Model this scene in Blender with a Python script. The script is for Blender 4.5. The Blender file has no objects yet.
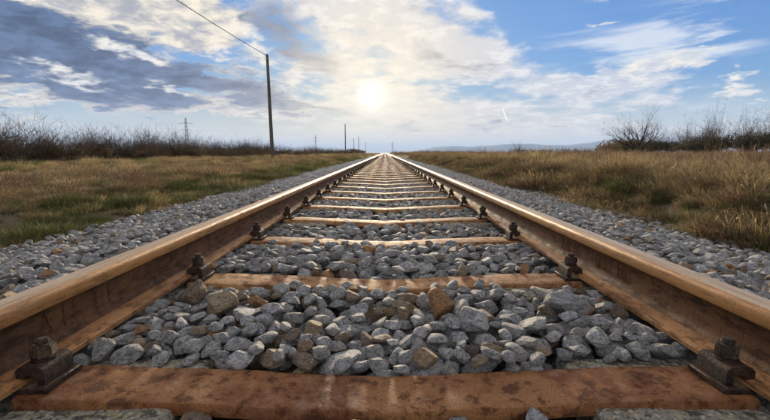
import bpy, bmesh, math, random
import numpy as np
from mathutils import Vector, Matrix, noise as mnoise

R = math.radians
rnd = random.Random(11)
rng = np.random.default_rng(11)
scene = bpy.context.scene
COL = scene.collection

# ------------------------------------------------------------------ camera
CAM_H = 0.44            # metres above the rail foot
PITCH = 8.25
cam_d = bpy.data.cameras.new('camera')
cam_d.sensor_width = 36.0
cam_d.lens = 395.0 / 770.0 * 36.0
cam_d.clip_start = 0.02
cam_d.clip_end = 60000.0
cam = bpy.data.objects.new('camera', cam_d)
cam.location = (0, 0, CAM_H)
cam.rotation_euler = (R(90 - PITCH), 0, 0)
COL.objects.link(cam)
scene.camera = cam

# ------------------------------------------------------------------ sun and sky
SUN_EL, SUN_AZ = 7.9, -1.9      # degrees; azimuth clockwise from +Y (the track's direction)
sun_d = bpy.data.lights.new('sun', 'SUN')
sun_d.energy = 3.8
sun_d.angle = R(7.0)            # veiled by thin cloud
sun_d.color = (1.0, 0.83, 0.6)
sun = bpy.data.objects.new('sun', sun_d)
sv = Vector((math.sin(R(SUN_AZ)) * math.cos(R(SUN_EL)), math.cos(R(SUN_AZ)) * math.cos(R(SUN_EL)), math.sin(R(SUN_EL))))
sun.rotation_euler = sv.to_track_quat('Z', 'Y').to_euler()
COL.objects.link(sun)

scene.view_settings.view_transform = 'Standard'
scene.view_settings.look = 'None'
scene.view_settings.gamma = 1.0
scene.view_settings.use_curve_mapping = False
scene.view_settings.exposure = 1.2
scene.cycles.max_bounces = 6
scene.cycles.diffuse_bounces = 2
scene.cycles.glossy_bounces = 2
scene.cycles.transmission_bounces = 3
scene.cycles.caustics_reflective = False
scene.cycles.caustics_refractive = False


class S:
    """a socket with arithmetic"""
    nt = None
    def __init__(self, sock): self.s = sock
    @staticmethod
    def m(op, a, b=None, c=None, clamp=False):
        n = S.nt.nodes.new('ShaderNodeMath'); n.operation = op; n.use_clamp = clamp
        for i, v in enumerate((a, b, c)):
            if v is None: continue
            if isinstance(v, S): S.nt.links.new(v.s, n.inputs[i])
            else: n.inputs[i].default_value = v
        return S(n.outputs[0])
    def __add__(s, o): return S.m('ADD', s, o)
    __radd__ = __add__
    def __sub__(s, o): return S.m('SUBTRACT', s, o)
    def __rsub__(s, o): return S.m('SUBTRACT', o, s)
    def __mul__(s, o): return S.m('MULTIPLY', s, o)
    __rmul__ = __mul__
    def __truediv__(s, o): return S.m('DIVIDE', s, o)
    def smooth(s, a, b):
        n = S.nt.nodes.new('ShaderNodeMapRange'); n.interpolation_type = 'SMOOTHSTEP'
        S.nt.links.new(s.s, n.inputs['Value']); n.inputs['From Min'].default_value = a; n.inputs['From Max'].default_value = b
        return S(n.outputs['Result'])


def node(nt, kind, inputs=None, **props):
    n = nt.nodes.new(kind)
    for k, v in props.items(): setattr(n, k, v)
    for k, v in (inputs or {}).items():
        if isinstance(v, S): v = v.s
        if isinstance(v, bpy.types.NodeSocket): nt.links.new(v, n.inputs[k])
        else: n.inputs[k].default_value = v
    return n


def mixc(nt, fac, a, b, mode='MIX'):
    n = nt.nodes.new('ShaderNodeMix'); n.data_type = 'RGBA'; n.blend_type = mode
    for idx, v in ((0, fac), (6, a), (7, b)):
        if isinstance(v, S): v = v.s
        if isinstance(v, bpy.types.NodeSocket): nt.links.new(v, n.inputs[idx])
        elif idx == 0: n.inputs[0].default_value = v
        else: n.inputs[idx].default_value = (*v, 1.0) if len(v) == 3 else v
    return n.outputs[2]


def ray_of(px, py):
    """direction (azimuth, elevation in degrees) of a spot of the photographed sky"""
    u, v = (px - 385) / 395.0, (210 - py) / 395.0
    p = R(PITCH)
    x, y, z = u, math.cos(p) + v * math.sin(p), -math.sin(p) + v * math.cos(p)
    return math.degrees(math.atan2(x, y)), math.degrees(math.atan2(z, math.hypot(x, y)))


def build_world():
    w = bpy.data.worlds.new('World'); scene.world = w; w.use_nodes = True
    nt = w.node_tree; nt.nodes.clear(); S.nt = nt
    out = nt.nodes.new('ShaderNodeOutputWorld')
    bg = nt.nodes.new('ShaderNodeBackground')
    bg.inputs['Strength'].default_value = 0.1
    nt.links.new(bg.outputs[0], out.inputs[0])
    sky = node(nt, 'ShaderNodeTexSky', sky_type='NISHITA', sun_disc=False, sun_elevation=R(SUN_EL), sun_rotation=R(SUN_AZ),
               altitude=100.0, air_density=1.0, dust_density=0.6, ozone_density=2.5)
    tc = nt.nodes.new('ShaderNodeTexCoord')
    sep = node(nt, 'ShaderNodeSeparateXYZ', {0: tc.outputs['Generated']})
    dx, dy, dz = (S(sep.outputs[i]) for i in range(3))
    DEG = 180 / math.pi
    az = S.m('ARCTAN2', dx, dy) * DEG
    el = S.m('ARCSINE', dz) * DEG
    V = node(nt, 'ShaderNodeCombineXYZ', {0: az, 1: el, 2: 0.0}).outputs[0]
    # the cloud layers lie flat overhead, so their detail shrinks towards the horizon
    inv = S.m('DIVIDE', 1.0, S.m('MAXIMUM', dz, 0.0) + 0.2)
    P = node(nt, 'ShaderNodeCombineXYZ', {0: dx * inv, 1: dy * inv, 2: 0.0}).outputs[0]

    def fbm(vec, scale, detail=7.0, rough=0.55, dist=0.0, off=(0, 0, 0), sc=(1, 1, 1), rot=0.0):
        mp = node(nt, 'ShaderNodeMapping', {0: vec, 'Location': off, 'Rotation': (0, 0, rot), 'Scale': sc})
        n = node(nt, 'ShaderNodeTexNoise', {'Vector': mp.outputs[0], 'Scale': scale, 'Detail': detail, 'Roughness': rough, 'Distortion': dist})
        return n
    # ragged coordinates: cloud masses get torn edges
    wn = fbm(P, 2.2, 6.0, 0.6, 0.2, (3.1, 7.7, 0))
    wv = node(nt, 'ShaderNodeVectorMath', {0: wn.outputs['Color'], 1: (0.5, 0.5, 0.5)}, operation='SUBTRACT').outputs[0]
    wv = node(nt, 'ShaderNodeVectorMath', {0: wv, 1: (15.0, 7.0, 0.0)}, operation='MULTIPLY').outputs[0]
    VW = node(nt, 'ShaderNodeVectorMath', {0: V, 1: wv}, operation='ADD').outputs[0]

    wn2 = fbm(P, 5.0, 4.0, 0.6, 0.2, (9.1, 2.7, 0))
    wv2 = node(nt, 'ShaderNodeVectorMath', {0: wn2.outputs['Color'], 1: (0.5, 0.5, 0.5)}, operation='SUBTRACT').outputs[0]
    wv2 = node(nt, 'ShaderNodeVectorMath', {0: wv2, 1: (5.0, 4.0, 0.0)}, operation='MULTIPLY').outputs[0]
    VS = node(nt, 'ShaderNodeVectorMath', {0: V, 1: wv2}, operation='ADD').outputs[0]
    lefty = az.smooth(-6.0, -24.0)

    def blobs(items, vec):
        tot = None
        for (px, py, rx, ry, rot, wgt) in items:
            a, e = ray_of(px, py)
            k = math.degrees(1 / 395.0) * math.cos(R(a)) ** 1.5
            mp = node(nt, 'ShaderNodeMapping', {0: vec, 'Location': (a, e, 0), 'Rotation': (0, 0, R(rot)), 'Scale': (rx * k, ry * k, 1)}, vector_type='TEXTURE')
            g = S(node(nt, 'ShaderNodeTexGradient', {0: mp.outputs[0]}, gradient_type='QUADRATIC_SPHERE').outputs['Fac'])
            t = g * wgt
            tot = t if tot is None else tot + t
        return tot
    n1 = S(fbm(P, 4.2, 8.0, 0.62, 0.15, (0.4, 1.3, 0)).outputs['Fac'])           # puffs
    n2 = S(fbm(P, 1.9, 5.0, 0.6, 0.3, (5.2, 2.2, 0)).outputs['Fac'])            # broad
    n3 = S(fbm(V, 0.10, 7.0, 0.66, 0.35, (1.7, 4.0, 0), (0.6, 1.9, 1), R(14)).outputs['Fac'])   # combed-out streaks
    n4 = S(fbm(V, 0.16, 7.0, 0.62, 0.3, (8.0, 1.0, 0), (0.35, 2.2, 1), R(-24)).outputs['Fac'])   # cirrus rising to the right
    n5 = S(fbm(P, 10.0, 6.0, 0.6, 0.3, (2.0, 6.0, 0)).outputs['Fac'])             # small lumps

    # --- bright cloud: rims, veil, puffs
    bright = blobs([
        (110, -2, 150, 62, -12, 2.0), (195, 15, 55, 55, -35, 1.8), (355, 2, 110, 34, -10, 1.0), (430, 45, 170, 50, -18, 1.1), (510, 45, 80, 34, -10, 0.9), (380, 95, 200, 60, 0, 0.9),
        (90, 96, 260, 20, -4, 1.3), (250, 107, 160, 16, -3, 1.0), (565, 84, 110, 30, -8, 1.2), (640, 92, 130, 26, 10, 1.0), (545, 127, 130, 18, 2, 1.1), (440, 112, 130, 22, 0, 0.8), (700, 134, 160, 14, 0, 0.9),
        (520, 6, 80, 40, -20, -1.9), (465, 90, 110, 20, -5, -1.1), (270, 28, 90, 40, -20, -0.9), (190, 55, 90, 30, 0, -0.6), (325, 88, 90, 14, -8, -0.5),
        (640, 25, 220, 66, 8, -1.8), (760, 60, 140, 60, 0, -1.3), (700, 108, 200, 34, 0, -1.4), (575, 40, 90, 44, 0, -1.2), (200, 121, 330, 18, 0, -1.3), (830, 40, 160, 100, 0, -1.3),
    ], VW)
    B = (bright * 0.95 + (n1 - 0.5) * 2.7 + (n2 - 0.5) * 1.4 + (n5 - 0.5) * (lefty * 0.9 + 0.3) + (n3 - 0.5) * 1.6 + 0.38).smooth(-0.05, 0.9)
    # --- thick cloud seen against the light: blue-grey
    dark = blobs([
        (40, 42, 200, 66, -10, 2.3), (-80, 30, 180, 80, 0, 1.4), (130, 62, 170, 40, -14, 1.25), (200, 72, 100, 30, -16, 1.1), (245, 88, 120, 24, -18, 1.15),
        (290, 103, 80, 11, -10, 1.0), (285, 28, 100, 46, -20, 1.0), (50, 80, 200, 38, -8, 1.8), (150, 92, 120, 16, -10, 0.9), (0, 106, 130, 10, -3, 0.8), (100, 1, 140, 36, -12, -1.3), (192, 18, 52, 48, -35, -1.6),
        (405, 126, 34, 9, 0, 1.1), (335, 114, 40, 7, -8, 1.1), (490, 128, 56, 10, -4, 0.8), (550, 125, 34, 16, 0, 0.85), (372, 90, 26, 6, -4, 0.5),
        (450, 66, 130, 30, -16, 0.75), (320, 66, 100, 26, -14, 0.8), (420, 12, 60, 24, -10, 0.6), (600, 96, 90, 16, -4, 0.45),
    ], VW)
    K = (dark * 1.0 + (n1 - 0.5) * 2.3 + (n3 - 0.5) * 1.6 + (n5 - 0.5) * (lefty * 1.5 + 0.5) - 0.32).smooth(0.0, 0.7)
    # --- cirrus over the blue on the right, thinning out
    cz = blobs([(640, 40, 190, 60, 14, 1.0), (730, 30, 150, 60, 16, 1.1), (560, 45, 90, 60, 10, 0.4), (700, 110, 150, 40, 6, 0.6)], V)
    C = ((n4 - 0.43) * 3.6 * cz * 1.7).smooth(0.0, 0.8) * 0.8
    # small separate heaps
    puff = blobs([(645, 68, 50, 24, 6, 2.0), (690, 58, 34, 16, -8, 2.0), (600, 22, 26, 6, -12, 1.2), (585, 120, 60, 10, 0, 1.2), (716, 49, 18, 9, 0, 1.2), (740, 74, 26, 10, 10, 1.4), (733, 90, 42, 20, 8, 1.5), (764, 98, 20, 7, 0, 1.2), (745, 117, 40, 8, 0, 1.2),
                  (256, 42, 40, 20, -20, 1.2), (118, 46, 50, 16, -10, 1.2), (145, 60, 60, 14, -12, 1.0), (60, 70, 90, 16, -10, 0.9), (225, 58, 40, 14, -16, 0.9), (20, 101, 50, 7, 0, 1.2), (80, 84, 60, 10, -10, 1.0), (170, 88, 60, 10, -12, 1.0)], VS)
    Q = (puff + (n5 - 0.5) * 2.0 + (n1 - 0.5) * 0.8 - 0.3).smooth(-0.05, 0.75)
    # contrail
    a, e = ray_of(505, 115)
    mp = node(nt, 'ShaderNodeMapping', {0: V, 'Location': (a, e, 0), 'Rotation': (0, 0, R(-68)), 'Scale': (1.4, 0.11, 1)}, vector_type='TEXTURE')
    T = S(node(nt, 'ShaderNodeTexGradient', {0: mp.outputs[0]}, gradient_type='SPHERICAL').outputs['Fac']).smooth(0.0, 0.6) * 0.6

    # closeness to the sun
    dot = S(node(nt, 'ShaderNodeVectorMath', {0: tc.outputs['Generated'], 1: tuple(sv)}, operation='DOT_PRODUCT').outputs['Value'])
    ang = S.m('ARCCOSINE', S.m('MINIMUM', dot, 0.99999)) * DEG
    near = S.m('EXPONENT', (ang * ang) * (-1 / (2 * 12.0 ** 2)))
    mid = S.m('EXPONENT', (ang * ang) * (-1 / (2 * 6.0 ** 2)))
    core = S.m('EXPONENT', (ang * ang) * (-1 / (2 * 1.3 ** 2)))
    low = el.smooth(9.0, 0.0)
    wide = S.m('EXPONENT', (ang * ang) * (-1 / (2 * 26.0 ** 2)))

    lum = S(node(nt, 'ShaderNodeRGBToBW', {0: sky.outputs[0]}).outputs[0])
    soft = S.m('DIVIDE', 1.0, lum * 0.24 + 1.0)
    soft = node(nt, 'ShaderNodeCombineXYZ', {0: soft * 0.44, 1: soft * 0.74, 2: soft * 1.2}).outputs[0]
    blue = mixc(nt, 1.0, sky.outputs[0], soft, 'MULTIPLY')
    blue = mixc(nt, low * 0.8, blue, mixc(nt, wide, (2.9, 3.3, 3.8), (5.0, 4.0, 2.6)))
    lump = (n1 * 0.45 + n5 * 0.55 - 0.5).smooth(-0.11, 0.09)
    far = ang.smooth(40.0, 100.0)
    white = mixc(nt, near, (3.65, 3.74, 3.95), (4.84, 4.33, 3.57))
    white = mixc(nt, far, white, (10.8, 10.0, 9.0))                      # clouds facing the sun, mostly unseen, brightened to light the ground
    shade = mixc(nt, near, (1.61, 1.87, 2.51), (3.4, 2.98, 2.51))
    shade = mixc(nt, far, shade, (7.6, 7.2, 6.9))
    white = mixc(nt, S.m('MAXIMUM', lump, 1.0 - lefty * 0.75 - 0.45), shade, white)
    white = mixc(nt, low * 0.65, white, mixc(nt, wide, (3.8, 3.5, 3.1), (5.1, 4.05, 2.6)))
    cream = mixc(nt, lump, (1.87, 1.87, 2.04), (4.67, 4.12, 3.15))
    white = mixc(nt, (az.smooth(-10, -22)) * (1.0 - far) * 0.85, white, cream)
    grey = mixc(nt, near, (0.09, 0.20, 0.54), (1.8, 1.65, 1.62))
    grey = mixc(nt, lump, grey, mixc(nt, near, (0.40, 0.70, 1.4), (2.8, 2.5, 2.2)))
    grey = mixc(nt, far, grey, (6.7, 6.5, 6.4))  # thick cloud out of view brightened too, for ground light
    c = mixc(nt, C, blue, (3.57, 3.78, 4.08))
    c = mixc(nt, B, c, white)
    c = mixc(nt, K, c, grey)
    c = mixc(nt, Q * puff.smooth(0.02, 0.3), c, mixc(nt, lump, mixc(nt, near, (2.7, 2.9, 3.3), (4.5, 4.1, 3.6)), (4.42, 4.17, 3.7)))
    c = mixc(nt, T, c, (7.0, 7.0, 7.0))
    c = mixc(nt, mid * (n1 * 1.3 - 0.05), c, (5.3, 4.7, 3.5))
    c = mixc(nt, core * (n5 * 0.9 + n1 * 0.4 + 0.1), c, (8.0, 7.4, 6.2))
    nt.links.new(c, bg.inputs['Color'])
    w.cycles.sampling_method = 'MANUAL'
    w.cycles.sample_map_resolution = 1024


build_world()


# ------------------------------------------------------------------ helpers
def tag(o, label=None, cat=None, group=None, kind=None):
    if label: o['label'] = label
    if cat: o['category'] = cat
    if group: o['group'] = group
    if kind: o['kind'] = kind
    return o


def mesh_obj(name, verts, faces, mats=(), parent=None, smooth=False, link=True):
    me = bpy.data.meshes.new(name)
    me.from_pydata([tuple(v) for v in verts], [], [tuple(f) for f in faces])
    for m in (mats if isinstance(mats, (list, tuple)) else (mats,)): me.materials.append(m)
    if smooth: me.polygons.foreach_set('use_smooth', [True] * len(me.polygons))
    me.update()
    o = bpy.data.objects.new(name, me)
    if link: COL.objects.link(o)
    if parent: o.parent = parent
    return o


def bm_obj(name, bm, mats=(), parent=None, smooth=False, link=True):
    me = bpy.data.meshes.new(name); bm.to_mesh(me); bm.free()
    for m in (mats if isinstance(mats, (list, tuple)) else (mats,)): me.materials.append(m)
    if smooth: me.polygons.foreach_set('use_smooth', [True] * len(me.polygons))
    o = bpy.data.objects.new(name, me)
    if link: COL.objects.link(o)
    if parent: o.parent = parent
    return o


def empty(name, loc=(0, 0, 0), rz=0.0):
    o = bpy.data.objects.new(name, None); o.location = loc; o.rotation_euler = (0, 0, rz); o.empty_display_size = 0.1
    COL.objects.link(o); return o


def put(src, name, parent=None, loc=None, rot=None, scale=None):
    c = src.copy(); c.name = name; COL.objects.link(c); c.parent = parent
    if loc is not None: c.location = loc
    if rot is not None: c.rotation_euler = rot
    if scale is not None: c.scale = scale
    return c


# ------------------------------------------------------------------ materials
def mat(name):
    m = bpy.data.materials.new(name); m.use_nodes = True
    nt = m.node_tree; S.nt = nt
    return m, nt, nt.nodes['Principled BSDF'], nt.nodes.new('ShaderNodeTexCoord')


def nz(nt, vec, scale, detail=5.0, rough=0.55, dist=0.0, sc=(1, 1, 1), loc=None):
    mp = node(nt, 'ShaderNodeMapping', {0: vec, 'Scale': sc})
    if loc is not None:
        if isinstance(loc, (S, bpy.types.NodeSocket)): nt.links.new(loc.s if isinstance(loc, S) else loc, mp.inputs['Location'])
        else: mp.inputs['Location'].default_value = loc
    n = node(nt, 'ShaderNodeTexNoise', {'Vector': mp.outputs[0], 'Scale': scale, 'Detail': detail, 'Roughness': rough, 'Distortion': dist})
    return S(n.outputs['Fac'])


def bump(nt, bsdf, h, strength=0.5, dist=0.01):
    b = node(nt, 'ShaderNodeBump', {'Height': h, 'Strength': strength, 'Distance': dist})
    nt.links.new(b.outputs[0], bsdf.inputs['Normal'])


def rock_material(name, base, pale, dark, tint):
    m, nt, bs, tc = mat(name)
    oi = nt.nodes.new('ShaderNodeObjectInfo')
    off = node(nt, 'ShaderNodeVectorMath', {0: (37.0, 11.0, 53.0), 'Scale': oi.outputs['Random']}, operation='SCALE').outputs[0]
    co = tc.outputs['Object']
    a = nz(nt, co, 1.5, 5, 0.6, 0.5, loc=off)
    b = nz(nt, co, 2.8, 6, 0.72, 0.5, loc=off)
    v = nz(nt, co, 1.7, 4, 0.6, 2.6, loc=off)
    g = nz(nt, co, 8.0, 4, 0.75, loc=off)
    c = mixc(nt, a.smooth(0.40, 0.60), base, pale)
    c = mixc(nt, b.smooth(0.52, 0.60) * 0.8, c, dark)
    c = mixc(nt, b.smooth(0.46, 0.38) * 0.8, c, pale)
    vein = S.m('ABSOLUTE', v - 0.5).smooth(0.028, 0.0)
    c = mixc(nt, vein * 0.7, c, (0.72, 0.72, 0.71))
    c = mixc(nt, g.smooth(0.54, 0.62) * 0.7, c, dark)
    c = mixc(nt, g.smooth(0.46, 0.36) * 0.6, c, pale)
    # every stone its own tone
    r = S(oi.outputs['Random'])
    val = 0.8 + 0.45 * r
    c = mixc(nt, 1.0, c, node(nt, 'ShaderNodeCombineColor', {0: val, 1: val, 2: val}).outputs[0], 'MULTIPLY')
    r2 = S.m('FRACT', r * 17.31)
    c = mixc(nt, r2.smooth(0.72, 1.0) * 0.5, c, tint, 'MULTIPLY')
    nt.links.new(c, bs.inputs['Base Color'])
    bs.inputs['Roughness'].default_value = 0.72
    bs.inputs['Specular IOR Level'].default_value = 0.45
    bump(nt, bs, a * 0.5 - b * 0.8 - g * 0.35, 1.0, 0.22)
    return m


M = {}
M['rock'] = rock_material('grey_limestone', (0.50, 0.48, 0.45), (0.86, 0.835, 0.79), (0.08, 0.078, 0.076), (0.80, 0.74, 0.62))
M['rock_brown'] = rock_material('rusty_stone', (0.25, 0.15, 0.075), (0.42, 0.28, 0.15), (0.08, 0.055, 0.035), (0.8, 0.7, 0.6))
M['rock_orange'] = rock_material('orange_stone', (0.78, 0.33, 0.075), (0.82, 0.44, 0.15), (0.40, 0.15, 0.045), (0.9, 0.8, 0.7))
M['rock_ochre'] = rock_material('ochre_stone', (0.46, 0.29, 0.13), (0.60, 0.45, 0.26), (0.16, 0.10, 0.05), (0.9, 0.8, 0.7))


def rust_material(name, dark, mid, lite, rough=(0.45, 0.75), sc=(1, 1, 1), scale=9.0, streak=0.0, spec=0.5, metal=0.0, dust=0.3, relief=0.7):
    m, nt, bs, tc = mat(name)
    co = tc.outputs['Object']
    oi = nt.nodes.new('ShaderNodeObjectInfo')
    off = node(nt, 'ShaderNodeVectorMath', {0: (17.0, 31.0, 3.0), 'Scale': oi.outputs['Random']}, operation='SCALE').outputs[0]
    a = nz(nt, co, scale, 7, 0.62, 0.5, sc, off)
    b = nz(nt, co, scale * 6, 6, 0.7, 0.2, sc, off)
    g = nz(nt, co, 260.0, 3, 0.7)
    c = mixc(nt, a.smooth(0.40, 0.60), mid, lite)
    c = mixc(nt, b.smooth(0.50, 0.61) * 0.75, c, dark)
    c = mixc(nt, g.smooth(0.50, 0.62) * 0.5, c, dark)
    c = mixc(nt, (a * 0.4 + b * 0.6).smooth(0.48, 0.38) * dust, c, (0.52, 0.42, 0.30))
    if streak:
        s = nz(nt, co, 1.0, 5, 0.65, 0.3, (1, 60, 3.0))
        c = mixc(nt, s.smooth(0.5, 0.68) * streak, c, (0.035, 0.022, 0.014))
        s2 = nz(nt, co, 1.0, 4, 0.6, 0.2, (1, 95, 2.0), (0, 3, 1))
        c = mixc(nt, s2.smooth(0.6, 0.74) * streak * 0.5, c, (0.20, 0.14, 0.09))
    nt.links.new(c, bs.inputs['Base Color'])
    rr = node(nt, 'ShaderNodeMapRange', {'Value': b, 'From Min': 0.3, 'From Max': 0.7, 'To Min': rough[0], 'To Max': rough[1]})
    nt.links.new(rr.outputs[0], bs.inputs['Roughness'])
    bs.inputs['Specular IOR Level'].default_value = spec
    bs.inputs['Metallic'].default_value = metal
    bump(nt, bs, a * 0.5 - b * 0.9 - g * 0.4, relief, 0.006)
    return m


M['tie'] = rust_material('rusted_tie_bar', (0.075, 0.03, 0.012), (0.24, 0.108, 0.042), (0.39, 0.215, 0.09), (0.62, 0.88), (1, 1, 1), 4.5, dust=0.18, spec=0.22, relief=0.5)  # farther bars: rust made paler, their sun catch put into the colour
M['tie_dark'] = rust_material('dark_rusted_tie_bar', (0.045, 0.016, 0.007), (0.15, 0.055, 0.02), (0.25, 0.115, 0.043), (0.62, 0.88), (1, 1, 1), 4.5, dust=0.12, spec=0.22, relief=0.5)  # nearest bar: same rust darkened, its weaker sun catch put into the colour
M['web'] = rust_material('rail_side_rust', (0.028, 0.013, 0.006), (0.085, 0.036, 0.013), (0.14, 0.06, 0.021), (0.55, 0.85), (1, 0.6, 2), 5.0, 0.8, dust=0.06, spec=0.3, relief=0.4)
M['head'] = rust_material('rail_head_rust', (0.17, 0.072, 0.022), (0.31, 0.14, 0.038), (0.42, 0.205, 0.06), (0.45, 0.65), (2, 0.25, 2), 9.0, metal=0.2, dust=0.12, relief=0.2)
M['top'] = rust_material('rail_worn_top', (0.26, 0.155, 0.075), (0.42, 0.29, 0.165), (0.52, 0.39, 0.25), (0.42, 0.6), (6, 0.15, 1), 6.0, metal=0.55, dust=0.1, relief=0.1)
M['foot'] = rust_material('rail_foot_rust', (0.075, 0.032, 0.012), (0.21, 0.09, 0.032), (0.32, 0.155, 0.058), (0.6, 0.85), (1, 0.4, 1), 7.0, dust=0.15, spec=0.25, relief=0.4)
M['iron'] = rust_material('dark_greasy_iron', (0.010, 0.008, 0.007), (0.026, 0.017, 0.013), (0.062, 0.034, 0.02), (0.6, 0.85), (1, 1, 1), 18.0, dust=0.03, spec=0.18, relief=0.3)
M['bolt'] = rust_material('worn_bolt_iron', (0.012, 0.009, 0.008), (0.03, 0.021, 0.016), (0.085, 0.055, 0.032), (0.55, 0.8), (1, 1, 1), 30.0, dust=0.06, spec=0.22, relief=0.3)


def concrete_material():
    m, nt, bs, tc = mat('weathered_concrete')
    co = tc.outputs['Object']
    oi = nt.nodes.new('ShaderNodeObjectInfo')
    off = node(nt, 'ShaderNodeVectorMath', {0: (17.0, 31.0, 3.0), 'Scale': oi.outputs['Random']}, operation='SCALE').outputs[0]
    a = nz(nt, co, 9, 6, 0.6, 0.3, loc=off); b = nz(nt, co, 46, 5, 0.75, loc=off); l = nz(nt, co, 40, 6, 0.75, 0.2, loc=off)
    vo = node(nt, 'ShaderNodeTexVoronoi', {'Vector': co, 'Scale': 70.0})
    peb = S(vo.outputs['Distance'])
    c = mixc(nt, a.smooth(0.3, 0.7), (0.24, 0.215, 0.17), (0.44, 0.40, 0.32))
    c = mixc(nt, peb.smooth(0.45, 0.15) * 0.75, c, (0.62, 0.58, 0.48))
    c = mixc(nt, b.smooth(0.49, 0.56) * 0.9, c, (0.05, 0.045, 0.034))
    c = mixc(nt, l.smooth(0.52, 0.58) * 0.6, c, (0.42, 0.34, 0.14))       # lichen
    c = mixc(nt, l.smooth(0.46, 0.40) * 0.55, c, (0.10, 0.10, 0.045))
    nt.links.new(c, bs.inputs['Base Color'])
    bs.inputs['Roughness'].default_value = 0.9
    bump(nt, bs, a * 0.4 - b * 1.2 - peb * 0.8, 1.0, 0.02)
    return m


M['concrete'] = concrete_material()


def ground_material(name, cols, scale=1.4):
    m, nt, bs, tc = mat(name)
    co = tc.outputs['Object']
    a = nz(nt, co, scale, 6, 0.6, 0.4); b = nz(nt, co, scale * 14, 6, 0.7); d = nz(nt, co, 0.05, 4, 0.55, 0.3)
    c = mixc(nt, a.smooth(0.35, 0.65), cols[0], cols[1])
    c = mixc(nt, b.smooth(0.45, 0.7) * 0.7, c, cols[2])
    c = mixc(nt, d.smooth(0.4, 0.62) * 0.6, c, cols[3])
    nt.links.new(c, bs.inputs['Base Color'])
    bs.inputs['Roughness'].default_value = 0.95
    bump(nt, bs, a * 0.5 + b * 0.5, 0.8, 0.06)
    return m


M['soil'] = ground_material('dry_meadow_soil', ((0.06, 0.045, 0.025), (0.12, 0.088, 0.045), (0.04, 0.038, 0.018), (0.15, 0.10, 0.052)))
M['bed'] = ground_material('gravel_fines', ((0.05, 0.048, 0.045), (0.1, 0.097, 0.092), (0.028, 0.027, 0.026), (0.08, 0.076, 0.07)), 9.0)


def plant_material(name, c0, c1, transl=0.35, rough=0.6):
    m, nt, bs, tc = mat(name)
    oi = nt.nodes.new('ShaderNodeObjectInfo')
    n = nz(nt, tc.outputs['Object'], 9.0, 3, 0.6)
    f = (S(oi.outputs['Random']) * 0.9 + (n - 0.5) * 1.2)
    c = mixc(nt, S.m('MINIMUM', S.m('MAXIMUM', f, 0.0), 1.0), c0, c1)
    nt.links.new(c, bs.inputs['Base Color'])
    bs.inputs['Roughness'].default_value = rough
    bs.inputs['Specular IOR Level'].default_value = 0.25
    tr = nt.nodes.new('ShaderNodeBsdfTranslucent'); nt.links.new(c, tr.inputs[0])
    mx = node(nt, 'ShaderNodeMixShader', {0: transl, 1: bs.outputs[0], 2: tr.outputs[0]})
    nt.links.new(mx.outputs[0], nt.nodes['Material Output'].inputs[0])
    return m


M['straw'] = plant_material('dry_straw_grass', (0.14, 0.10, 0.042), (0.50, 0.365, 0.17), 0.4)
M['green'] = plant_material('olive_green_grass', (0.035, 0.045, 0.012), (0.12, 0.125, 0.035), 0.4)
M['weed'] = plant_material('brown_weed', (0.085, 0.05, 0.028), (0.23, 0.14, 0.075), 0.25)
M['moss'] = plant_material('dull_green_herb', (0.055, 0.07, 0.02), (0.12, 0.125, 0.04), 0.35)
M['bark'] = plant_material('dark_bare_twigs', (0.035, 0.027, 0.02), (0.10, 0.072, 0.046), 0.0, 0.85)
M['deadleaf'] = plant_material('withered_leaves', (0.06, 0.04, 0.018), (0.19, 0.12, 0.05), 0.4)
M['evergreen'] = plant_material('dull_evergreen_leaves', (0.04, 0.038, 0.018), (0.15, 0.12, 0.05), 0.3)
M['wood'] = rust_material('tarred_pole_wood', (0.02, 0.016, 0.013), (0.055, 0.043, 0.034), (0.095, 0.075, 0.058), (0.7, 0.9), (6, 6, 0.5), 3.0, dust=0.1)
M['steel'] = rust_material('galvanised_steel', (0.12, 0.12, 0.12), (0.2, 0.2, 0.21), (0.28, 0.28, 0.29), (0.5, 0.7), dust=0.0)
M['hill'] = ground_material('wooded_hillside', ((0.04, 0.055, 0.05), (0.06, 0.075, 0.065), (0.03, 0.04, 0.04), (0.07, 0.08, 0.075)), 0.004)
M['cable'] = mat('black_cable')[0]
M['cable'].node_tree.nodes['Principled BSDF'].inputs['Base Color'].default_value = (0.03, 0.03, 0.032, 1)

# ------------------------------------------------------------------ terrain
def sstep(a, b, x):
    t = np.clip((np.asarray(x, float) - a) / (b - a), 0, 1); return t * t * (3 - 2 * t)


def lumpy(x, y, f, seed=0.0):
    x = np.asarray(x, float); y = np.asarray(y, float)
    return (np.sin(x * f + 1.3 + seed) * np.cos(y * f * 0.83 + seed * 2.1) + 0.6 * np.sin(x * f * 2.17 + y * f * 1.4 + seed) +
            0.4 * np.cos(x * f * 3.7 - y * f * 3.1 + 2 * seed) + 0.25 * np.sin(y * f * 6.3 + x * f * 5.1)) / 2.25


def ground_z(x, y):
    x = np.asarray(x, float); y = np.asarray(y, float)
    zr = -0.30 + 0.36 * sstep(2.5, 3.7, x + 0.18 * lumpy(x, y, 1.3))
    zl = -0.30 + 0.20 * sstep(2.7, 4.2, -x + 0.2 * lumpy(x, y, 1.1, 2)) + 0.06 * sstep(6, 14, -x)
    z = np.where(x > 0, zr, zl)
    amp = 0.05 * sstep(2.4, 3.4, np.abs(x))
    return z + amp * lumpy(x, y, 2.1, 4.0) + 0.03 * sstep(3, 6, np.abs(x)) * lumpy(x, y, 0.45, 1.0)


def bed_z(x):
    ax = np.abs(x)
    return -0.10 - 0.06 * sstep(0.9, 1.45, ax) - 0.155 * sstep(1.35, 2.6, ax)


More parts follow.
